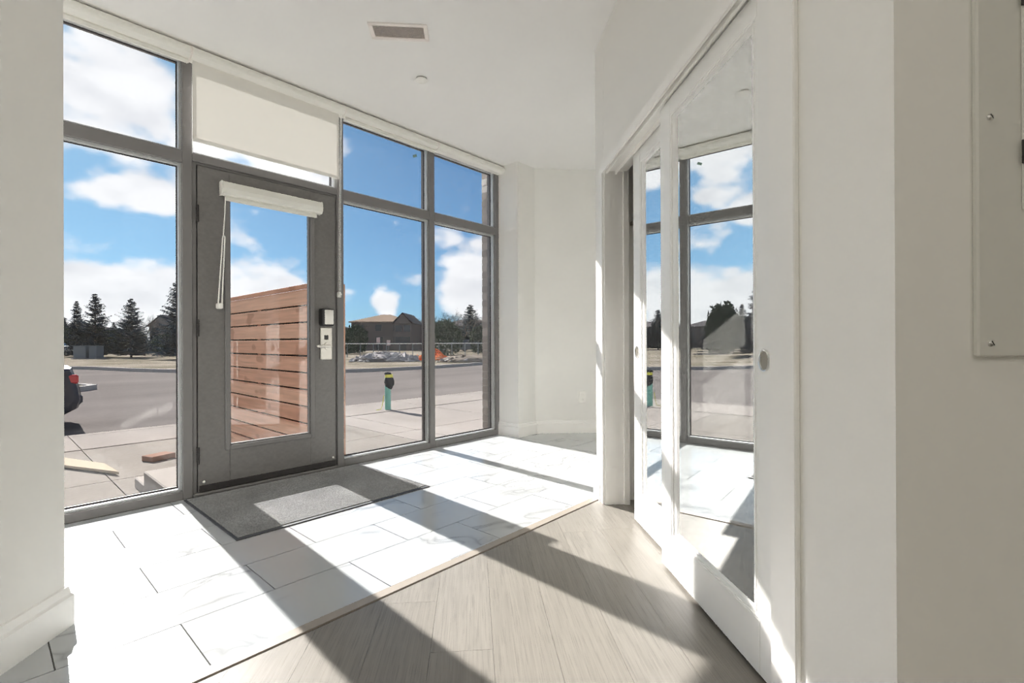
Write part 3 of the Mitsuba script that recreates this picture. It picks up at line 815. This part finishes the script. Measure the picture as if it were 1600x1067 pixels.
k = num('marker_pipe')
b = Wp(4.66, -3.64)
add(k + '__pipe', at(lathe([(0, 0), (.048, 0), (.048, .54), (.044, .545), (0, .545)], 20), b[0], b[1], GZ), 'm_teal', smooth=40)
bag = trimesh.creation.icosphere(3, 1.0); v = bag.vertices * [.080, .075, .125]; v *= (1 + .35 * (meshkit.fbm(v * 16, 3, seed=2) - .5))[:, None]
v[:, 0] += .025; bag.vertices = v
add(k + '__bag', at(bag, b[0], b[1], GZ + .47), 'm_bag', smooth=True); lab(k + '__bag', 'crumpled black bag')
add(k + '__tape', at(lathe([(.05, .545), (.066, .55), (.062, .60), (.05, .60)], 18), b[0] + .02, b[1], GZ), 'm_tape', smooth=30); lab(k + '__tape', 'yellow tape')
add(k + '__cap', at(lathe([(0, .645), (.05, .63), (.062, .605), (.05, .60), (0, .60)], 18), b[0], b[1], GZ), 'm_bag', smooth=30)
add(k + '__string', tube([(b[0] - .055, b[1] - .05, GZ + .25), (b[0] - .07, b[1] - .06, GZ + .12), (b[0] - .10, b[1] - .06, GZ + .02), (b[0] - .17, b[1] - .08, GZ + .008)], .006), 'm_tape', smooth=True)
lab(k, 'teal utility pipe with a black bag standing on the sidewalk', 'pipe')


# ------------------------------------------------------------------ cars
def car(x, y, z, heading, paint, label):
    """sedan, nose along local -x, rear end at local x = 0"""
    k = num('car')
    M = np.eye(4); M[:3, :3] = trimesh.transformations.rotation_matrix(heading, [0, 0, 1])[:3, :3]; M[:3, 3] = [x, y, z]
    L, Wd = 4.6, 1.78
    lower = [(0.0, .46), (-.02, .62), (-.07, .80), (-.11, .93), (-.80, .98), (-3.1, .94), (-4.2, .82), (-4.52, .66), (-4.6, .42), (-4.45, .24), (-.18, .24), (-.04, .32)]
    def loft(side, ys):
        rows = []
        for yy, sc, zs in ys:
            rows.append([(-L / 2 + (px + L / 2) * sc, yy, .5 + (pz - .5) * zs) for px, pz in side])
        v = np.array(rows).reshape(-1, 3); n = len(side); f = []
        for i in range(len(ys) - 1):
            for j in range(n):
                a, b_ = i * n + j, i * n + (j + 1) % n
                f += [[a, b_, a + n], [b_, b_ + n, a + n]]
        from mapbox_earcut import triangulate_float64 as te
        P = np.array(side, float); tri = te(P, np.array([len(P)], dtype=np.uint32)).reshape(-1, 3)
        f += [list(t[::-1]) for t in tri.tolist()] + [[a + (len(ys) - 1) * n for a in t] for t in tri.tolist()]
        m = trimesh.Trimesh(v, f, process=False); m.fix_normals(); return m
    hw = Wd / 2
    body = loft(lower, [(-hw, .955, .86), (-hw + .05, .985, .96), (-hw + .25, 1.0, 1.0), (hw - .25, 1.0, 1.0), (hw - .05, .985, .96), (hw, .955, .86)])
    cab = [(-.55, .95), (-1.15, 1.38), (-1.7, 1.45), (-2.5, 1.42), (-3.35, .93)]
    cabin = loft(cab, [(-hw + .12, .93, 1.0), (-hw + .26, .985, 1.03), (hw - .26, .985, 1.03), (hw - .12, .93, 1.0)])
    cv = cabin.vertices; cv[:, 1] *= np.where(cv[:, 2] > 1.2, .86, 1.0)
    add(k + '__body', tf(body, M), paint, smooth=35)
    add(k + '__cabin', tf(cabin, M), 'm_car_glass', smooth=30)
    rf = loft([(-1.10, 1.395), (-1.7, 1.475), (-2.5, 1.445), (-2.55, 1.425), (-1.7, 1.455), (-1.12, 1.375)], [(-hw + .24, .95, 1.0), (-hw + .36, 1, 1.02), (hw - .36, 1, 1.02), (hw - .24, .95, 1.0)])
    add(k + '__roof', tf(rf, M), paint, smooth=30)
    for sgn in (-1, 1):
        add(k + '__tail_light', tf(cbox(-.36, -.045, sgn * (hw - .02) - .14 * (sgn > 0) - .0 * (sgn < 0), sgn * (hw - .02) + .14 * (sgn < 0), .70, .83, .02), M), 'm_tail')
        for wx in (-.92, -3.68):
            w = trimesh.creation.cylinder(.32, .21, sections=24); w.apply_transform(trimesh.transformations.rotation_matrix(math.pi / 2, [1, 0, 0])); w.apply_translation([wx, sgn * (hw - .09), .32])
            wk = add(k + '__wheel', tf(w, M), 'm_tyre', smooth=40)
            r_ = trimesh.creation.cylinder(.21, .216, sections=20); r_.apply_transform(trimesh.transformations.rotation_matrix(math.pi / 2, [1, 0, 0])); r_.apply_translation([wx, sgn * (hw - .09), .32])
            add(wk + '__rim', tf(r_, M), 'm_rim', smooth=40)
    add(k + '__bumper', tf(cbox(-.20, .012, -hw + .16, hw - .16, .36, .54, .05), M), paint, smooth=30)
    lab(k, label, 'car')
    return k


hd = math.atan2(ws[1], ws[0])
p = Wp(1.10, -7.0); car(p[0], p[1], AZ, hd - .05, 'm_car_navy', 'dark navy parked car whose tail shows at the left wall edge')

# ------------------------------------------------------------------ trees
def conifer_mesh(seed, h=8.0, spread=2.0):
    r = np.random.default_rng(seed)
    v, f = [], []
    def tri(a, b, c):
        i = len(v); v.extend([a, b, c]); f.append([i, i + 1, i + 2])
    z = h * .06
    while z < h * .985:
        t = z / h
        rad = spread * (1 - t) ** .85 * (.8 + .35 * r.random()) + .06
        n = int(5 + 5 * (1 - t) + 2)
        for j in range(n):
            a = r.uniform(0, 2 * np.pi); L = rad * r.uniform(.65, 1.12)
            d = np.array([math.cos(a), math.sin(a), 0]); side = np.array([-d[1], d[0], 0])
            droop = r.uniform(-.30, .02) + .25 * t
            m = max(4, int(L / .14))
            for q in range(m):
                u = (q + .5) / m
                c = np.array([0, 0, z]) + d * L * u + np.array([0, 0, L * (droop * u + .22 * u * u)])
                wdt = (.34 * L * (1 - u) + .10) * r.uniform(.6, 1.2)
                for sg in (-1, 1):
                    tip = c + side * sg * wdt + d * wdt * r.uniform(.2, .7) + np.array([0, 0, r.uniform(-.16, .05)])
                    tri(c - d * .07 + [0, 0, .05], c + d * .10 + [0, 0, -.05], tip)
                tri(c - side * .07, c + side * .07, c + d * .2 + np.array([0, 0, r.uniform(-.25, .12)]))
        z += h * .026 * r.uniform(.8, 1.3)
    return trimesh.Trimesh(np.array(v), np.array(f), process=False)


def trunk_mesh(h, r0): return tube([(0, 0, -.1), (0, 0, h * .5), (0, 0, h * .98)], r0, 7, .02)


def bare_mesh(seed, h=7.0, depth=5):
    r = np.random.default_rng(seed); parts = []
    def grow(p, d, L, rad, lev):
        q = p + d * L; mid = p + d * L * .5 + r.normal(0, .04 * L, 3)
        parts.append(tube([p, mid, q], rad, 3 if lev < depth - 1 else 5, rad * .65))
        if lev == 0: return
        for _ in range(3 if lev > 1 else 4):
            nd = d + r.normal(0, .48, 3) + np.array([0, 0, .16]); nd /= np.linalg.norm(nd)
            grow(p + d * L * r.uniform(.55, 1.0), nd, L * r.uniform(.62, .85), rad * .55, lev - 1)
    grow(np.array([0, 0, -.1]), np.array([0, 0, 1.0]), h * .27, h * .018, depth)
    return join(*parts)


def bushy_mesh(seed, rx, ry, rz, n=2600, leaf=.16):
    r = np.random.default_rng(seed)
    d = r.normal(0, 1, (n, 3)); d /= np.linalg.norm(d, axis=1, keepdims=True)
    d[:, 2] = np.abs(d[:, 2]) * np.sign(r.uniform(-.35, 1, n))
    lump = .72 + .5 * meshkit.fbm(d * 3 + seed, 3, seed=seed)
    p = d * (lump * r.uniform(.55, 1.0, n) ** .5)[:, None] * [rx, ry, rz]
    p[:, 2] += rz * .85
    p = p[p[:, 2] > 0.02]
    a = r.normal(0, leaf, (len(p), 3)); b = r.normal(0, leaf, (len(p), 3))
    v = np.stack([p, p + a, p + b], 1).reshape(-1, 3)
    return trimesh.Trimesh(v, np.arange(len(v)).reshape(-1, 3), process=False)


CON = [conifer_mesh(s, 8.0, sp) for s, sp in ((1, 2.9), (2, 2.3), (3, 3.3))]
con_ply = [mikit.ply(m, 'm_needle') for m in CON]
con_ply_b = [{**p_, 'bsdf': {'type': 'ref', 'id': 'm_needle_b'}} for p_ in con_ply]
trk_ply = mikit.ply(trunk_mesh(8.0, .14), 'm_bark')
BARE = [mikit.ply(bare_mesh(s), 'm_twig') for s in (4, 5, 6)]
BUSH = [mikit.ply(bushy_mesh(s, 1.0, 1.0, 1.0, 2600, .10), 'm_leafy') for s in (7, 8)]
LZ = AZ + .12


def place(x, y, z, sc, rz, sx=1.0):
    return T().translate([float(x), float(y), float(z)]).rotate([0, 0, 1], float(rz)).scale([float(sc * sx), float(sc * sx), float(sc)])


def conifer(u, vtop, Y, kind, label, sx=1.0, b=False, group=None):
    x = (u - 800) / 756.7 * Y
    h = .935 + (534 - vtop) / 756.7 * Y - LZ
    k = num('conifer'); tw = place(x, Y, LZ, h / 8.0, 37 * (kind + 1) + u, sx)
    scene[k + '__foliage'] = {**(con_ply_b if b else con_ply)[kind], 'to_world': tw}
    scene[k + '__trunk'] = {**trk_ply, 'to_world': tw}
    lab(k, label, 'tree', group)


conifer(120, 467, 44, 1, 'slim open conifer, second from the left wall edge')
conifer(149, 454, 42, 0, 'tall layered conifer rising behind the grey utility boxes')
conifer(205, 462, 41, 2, 'broad conifer in the middle of the left window, beside a bare tree')
conifer(279, 430, 36, 0, 'tallest conifer, half hidden by the mullion left of the door', .95)
conifer(101, 492, 64, 2, 'low conifer right against the left wall edge', b=True)
conifer(178, 500, 70, 1, 'short conifer between the two tall ones of the left window', 1.3, True)
conifer(240, 508, 60, 0, 'small dark conifer in front of the gabled grey house', 1.3, True)
conifer(296, 470, 57, 1, 'conifer behind the tallest one, beyond the door jamb', 1.2, True)
conifer(735, 474, 83, 2, 'dark evergreen behind the bare crown in the corner window', 1.4, True)
conifer(322, 478, 70, 2, 'conifer left of the round evergreen in the closet mirror', 1.2)
conifer(352, 488, 54, 0, 'conifer right of the round evergreen in the closet mirror', 1.2, True)

conifer(402, 486, 58, 1, 'first conifer of the dark row shown in the rear closet mirror', 1.4)
conifer(448, 480, 66, 2, 'second conifer of the dark row shown in the rear closet mirror', 1.3, True)
conifer(500, 488, 62, 0, 'last conifer of the dark row shown in the rear closet mirror', 1.4)

for i, (u, vt, Y, kd) in enumerate([(-40, 462, 54, 2), (-150, 470, 58, 0), (815, 476, 70, 1), (880, 470, 64, 2), (960, 468, 60, 0)]):
    conifer(u, vt, Y, kd, 'dark conifer of the tree line outside the window openings', 1.3, i % 2 == 0, 'conifers outside the window openings')


def bare(u, vtop, Y, kind, label, sx=1.0):
    x = (u - 800) / 756.7 * Y; h = .935 + (534 - vtop) / 756.7 * Y - LZ
    k = num('bare_tree'); scene[k] = {**BARE[kind], 'to_world': place(x, Y, LZ, h / 6.9, u * 3.1, sx)}; lab(k, label, 'tree')


bare(226, 458, 46, 0, 'leafless tree right behind the broad conifer in the left window')
bare(553, 472, 64, 1, 'leafless tree over the left end of the brown-roofed house', 1.1)
bare(578, 482, 98, 2, 'small leafless tree behind the brown roof, left of the white cloud')
bare(655, 472, 88, 2, 'leafless tree beside the mullion, right of the brown-roofed house')
bare(690, 452, 53, 0, 'large leafless tree filling the corner window', 1.25)
bare(722, 458, 72, 1, 'leafless tree with dense crown, second in the corner window', 1.2)
bare(752, 468, 97, 2, 'leafless tree beside the brick pier', 1.1)
bare(668, 462, 95, 1, 'leafless tree half behind the mullion of the corner window', 1.1)


def bush(u, vtop, Y, w, label, kind=0):
    x = (u - 800) / 756.7 * Y; h = .935 + (534 - vtop) / 756.7 * Y - LZ
    k = num('shrub'); sx = (w / 756.7 * Y / 2) / (h / 1.9)
    scene[k] = {**BUSH[kind], 'to_world': place(x, Y, LZ, h / 1.9, u * 2.7, sx)}; lab(k, label, 'shrub')


bush(112, 508, 53, 40, 'dark shrub behind the pale car at the left wall edge')
bush(150, 508, 57, 50, 'dark shrub behind the two grey utility boxes', 1)
bush(196, 512, 62, 60, 'dark shrub below the broad conifer', 0)
bush(258, 520, 52, 34, 'dark shrub in front of the gabled house', 1)
bush(556, 506, 55, 36, 'olive shrub at the left end of the brown-roofed house', 1)
bush(541, 515, 50, 26, 'pale shrub beside the right door jamb', 0)
bush(694, 498, 45, 58, 'dense dark shrub below the large leafless tree', 0)
bush(752, 508, 52, 36, 'dark shrub beside the brick pier', 1)
bush(338, 468, 45, 56, 'round evergreen shown in the closet mirror', 0)


# ------------------------------------------------------------------ houses
def house(u0, u1, vr, ve, Y, dep, wallm, roofm, label, gable=False, of=None):
    k = of or num('house')
    x0, x1 = [(u - 800) / 756.7 * Y for u in (u0, u1)]
    zr, ze = [.935 + (534 - v) / 756.7 * Y for v in (vr, ve)]
    add(k + '__wall', trimesh.creation.box(bounds=[[x0, Y, LZ - .1], [x1, Y + dep, ze]]), wallm)
    o = .35
    if gable:
        xm = (x0 + x1) / 2
        pv = np.array([[x0 - o, Y - o, ze - .1], [x1 + o, Y - o, ze - .1], [xm, Y - o, zr], [x0 - o, Y + dep, ze - .1], [x1 + o, Y + dep, ze - .1], [xm, Y + dep, zr]])
        pf = [[0, 2, 5], [0, 5, 3], [2, 1, 4], [2, 4, 5], [0, 3, 4], [0, 4, 1], [3, 5, 4]]
        gv = np.array([[x0, Y - .01, ze - .1], [x1, Y - .01, ze - .1], [xm, Y - .01, zr - .18], [x0, Y + .2, ze - .1], [x1, Y + .2, ze - .1], [xm, Y + .2, zr - .18]])
        add(k + '__gable', trimesh.convex.convex_hull(gv + [0, -.3, 0]), wallm)
        add(k + '__roof', trimesh.Trimesh(pv, pf, process=False), roofm)
    else:
        r = min(dep, x1 - x0) * .42
        pts = np.array([[x0 - o, Y - o, ze - .12], [x1 + o, Y - o, ze - .12], [x1 + o, Y + dep + o, ze - .12], [x0 - o, Y + dep + o, ze - .12],
                        [x0 - o, Y - o, ze], [x1 + o, Y - o, ze], [x1 + o, Y + dep + o, ze], [x0 - o, Y + dep + o, ze], [x0 + r, Y + dep / 2, zr], [x1 - r, Y + dep / 2, zr]])
        add(k + '__roof', trimesh.convex.convex_hull(pts), roofm)
    n = max(2, int((x1 - x0) / 2.4))
    hh = ze - LZ
    for i in range(n):
        xc = x0 + (x1 - x0) * (i + .5) / n
        for zz in ([LZ + .34 * hh] if hh < 3.6 else [LZ + .24 * hh, LZ + .66 * hh]):
            wk = add(k + '__window', trimesh.creation.box(bounds=[[xc - .55, Y - .06, zz], [xc + .55, Y + .02, zz + 1.1]]), wallm)
            add(wk + '__pane', trimesh.creation.box(bounds=[[xc - .46, Y - .08, zz + .08], [xc + .46, Y - .05, zz + 1.02]]), 'm_pane_dark')
    add(k + '__door', trimesh.creation.box(bounds=[[x0 + (x1 - x0) * .52 - .45, Y - .07, LZ], [x0 + (x1 - x0) * .52 + .45, Y + .02, LZ + 2.0]]), 'm_pane_dark')
    if not of: lab(k, label, 'house')
    return k


hA = house(549, 634, 487.5, 501, 74, 9, 'm_house_a', 'm_roof_a', 'low house with a brown hip roof seen right of the entry door')
house(616, 643, 487, 503, 71, 8, 'm_house_a', 'm_roof_c', None, True, hA)
house(644, 678, 496, 505, 104, 9, 'm_house_b', 'm_roof_b', 'house with a blue-grey roof beside the mullion')
house(690, 775, 497, 508, 106, 9, 'm_house_a', 'm_roof_c', 'long dark house behind the bare trees of the corner window')
house(234, 272, 489, 506, 72, 10, 'm_house_c', 'm_roof_c', 'grey gabled house between the conifers of the left window', True)
house(60, 132, 500, 512, 88, 9, 'm_house_b', 'm_roof_c', 'grey house behind the conifers at the left wall edge')
house(300, 360, 497, 508, 86, 9, 'm_house_b', 'm_roof_c', 'grey house hidden behind the door jamb, shown in the mirror')

house(385, 520, 499, 509, 84, 9, 'm_house_c', 'm_roof_c', 'long grey house shown in the rear closet mirror')

# ------------------------------------------------------------------ small things on the far side of the lot
def at_px(u, Y): return (u - 800) / 756.7 * Y


def utility(u, Y, w, h, label):
    k = num('utility_box'); x = at_px(u, Y)
    add(k + '__cabinet', at(cbox(-w / 2, w / 2, -.35, .35, .05, h, .03), x, Y, LZ), 'm_box'); add(k + '__lid', at(cbox(-w / 2 - .03, w / 2 + .03, -.38, .38, h, h + .05, .015), x, Y, LZ), 'm_box')
    add(k + '__base', at(cbox(-w / 2 - .08, w / 2 + .08, -.45, .45, -.05, .06), x, Y, LZ), 'm_curb')
    lab(k, label, 'utility box')


utility(130, 38, 1.0, .98, 'wide grey utility box under the tall conifer')
utility(150.5, 38, .62, .98, 'narrow grey utility box right of the wide one')

# far parked cars
car(at_px(111, 47), 47, LZ, math.radians(8), 'm_car_white', 'pale parked car at the left wall edge beyond the lawn')
car(at_px(758, 61), 61, LZ, math.radians(-4), 'm_car_grey', 'grey parked car beyond the lawn beside the brick pier')
car(at_px(737, 64), 64, LZ, math.radians(3), 'm_car_white', 'white parked car beyond the lawn in the corner window')

# rubble
def rubble(u0, u1, Y, hgt, n, label, mats, name='rubble_pile', rmax=.34):
    k = num(name); x0, x1 = at_px(u0, Y), at_px(u1, Y); r = np.random.default_rng(int(u0))
    g = trimesh.creation.icosphere(3, 1.0); v = g.vertices * [(x1 - x0) / 2, 1.3, hgt]; v *= (1 + .5 * (meshkit.fbm(v * 1.3, 3, seed=4) - .5))[:, None]; g.vertices = v; g.apply_translation([(x0 + x1) / 2, Y, LZ])
    add(k + '__mound', g, 'm_soil' if name == 'soil_mound' else mats[0])
    ms = {m: [] for m in mats}
    for i in range(n):
        t = r.uniform(-1, 1); s_ = r.uniform(-1, .3)
        p = np.array([(x0 + x1) / 2 + t * (x1 - x0) / 2, Y + 1.2 * s_, LZ + hgt * max(0, 1 - t * t * .9 - s_ * s_ * .8) ** .6 * r.uniform(.55, 1.05)])
        q = trimesh.convex.convex_hull(r.normal(0, 1, (9, 3)) * [1, .8, .55] * r.uniform(.08, rmax) * .55)
        q.apply_translation(p); ms[mats[int(r.random() > .7)]].append(q)
    for m_, l in ms.items():
        if l: lab(add(k + '__rocks', join(*l), m_), 'broken concrete chunks', kind='stuff')
    lab(k, label, 'rubble pile' if name == 'rubble_pile' else 'soil mound')


rubble(556, 652, 30.5, .50, 260, 'heap of broken concrete on the grass, right of the entry door', ['m_rubble', 'm_rubble_b'])
rubble(686, 780, 29, .42, 60, 'low grassy soil mound in the corner window', ['m_soil', 'm_rubble'], 'soil_mound', .2)

# orange safety mesh, collapsed between posts
k = num('safety_fence')
Y = 31.5
us = np.linspace(652, 708, 24)
tops = np.interp(us, [652, 664, 676, 683, 692, 700, 708], [556, 553, 541, 545, 553, 557, 559.5]); bots = np.interp(us, [652, 676, 690, 708], [564, 564, 563, 561.5])
wires = []
for j in range(6):
    wires.append(tube([(at_px(u, Y), Y + .25 * math.sin(u * .35 + j), .935 + (534 - (t + (b_ - t) * j / 5)) / 756.7 * Y) for u, t, b_ in zip(us, tops, bots)], .032, 4))
for i in range(0, 24):
    wires.append(tube([(at_px(us[i], Y), Y + .25 * math.sin(us[i] * .35 + j), .935 + (534 - (tops[i] + (bots[i] - tops[i]) * j / 5)) / 756.7 * Y) for j in range(6)], .030, 4))
add(k + '__net', join(*wires), 'm_orange')
for u, v in ((676, 538), (652, 553), (708, 556)):
    add(k + '__post', tube([(at_px(u, Y), Y, LZ - .02), (at_px(u, Y), Y, .935 + (534 - v) / 756.7 * Y)], .035), 'm_orange')
lab(k, 'collapsed orange mesh safety fence beside the rubble heap', 'fence')

# thin rail fence along the far grass
k = num('rail_fence')
Y = 39
add(k + '__rail', tube([(at_px(u, Y), Y, .935 + (534 - 535.4) / 756.7 * Y) for u in np.linspace(520, 790, 12)], .035, 5), 'm_white')
for u in np.linspace(522, 788, 14):
    add(k + '__post', tube([(at_px(u, Y), Y, LZ - .05), (at_px(u, Y), Y, .935 + (534 - 534.8) / 756.7 * Y)], .03, 5), 'm_box')
lab(k, 'thin pale rail fence crossing in front of the houses', 'fence')
for (u, v, lb) in ((591, 530, 'small pinkish sign on a post, left of the pair before the house'), (607, 534, 'small pinkish sign on a post, right of the pair before the house')):
    k = num('yard_sign'); Y = 44
    zc = .935 + (534 - v) / 756.7 * Y
    add(k + '__board', at(cbox(-.16, .16, -.015, .015, -.24, .24, .01), at_px(u, Y), Y, zc), 'm_sign')
    add(k + '__post', tube([(at_px(u, Y), Y + .04, LZ - .05), (at_px(u, Y), Y + .04, zc + .2)], .025, 5), 'm_box')
    lab(k, lb, 'sign')
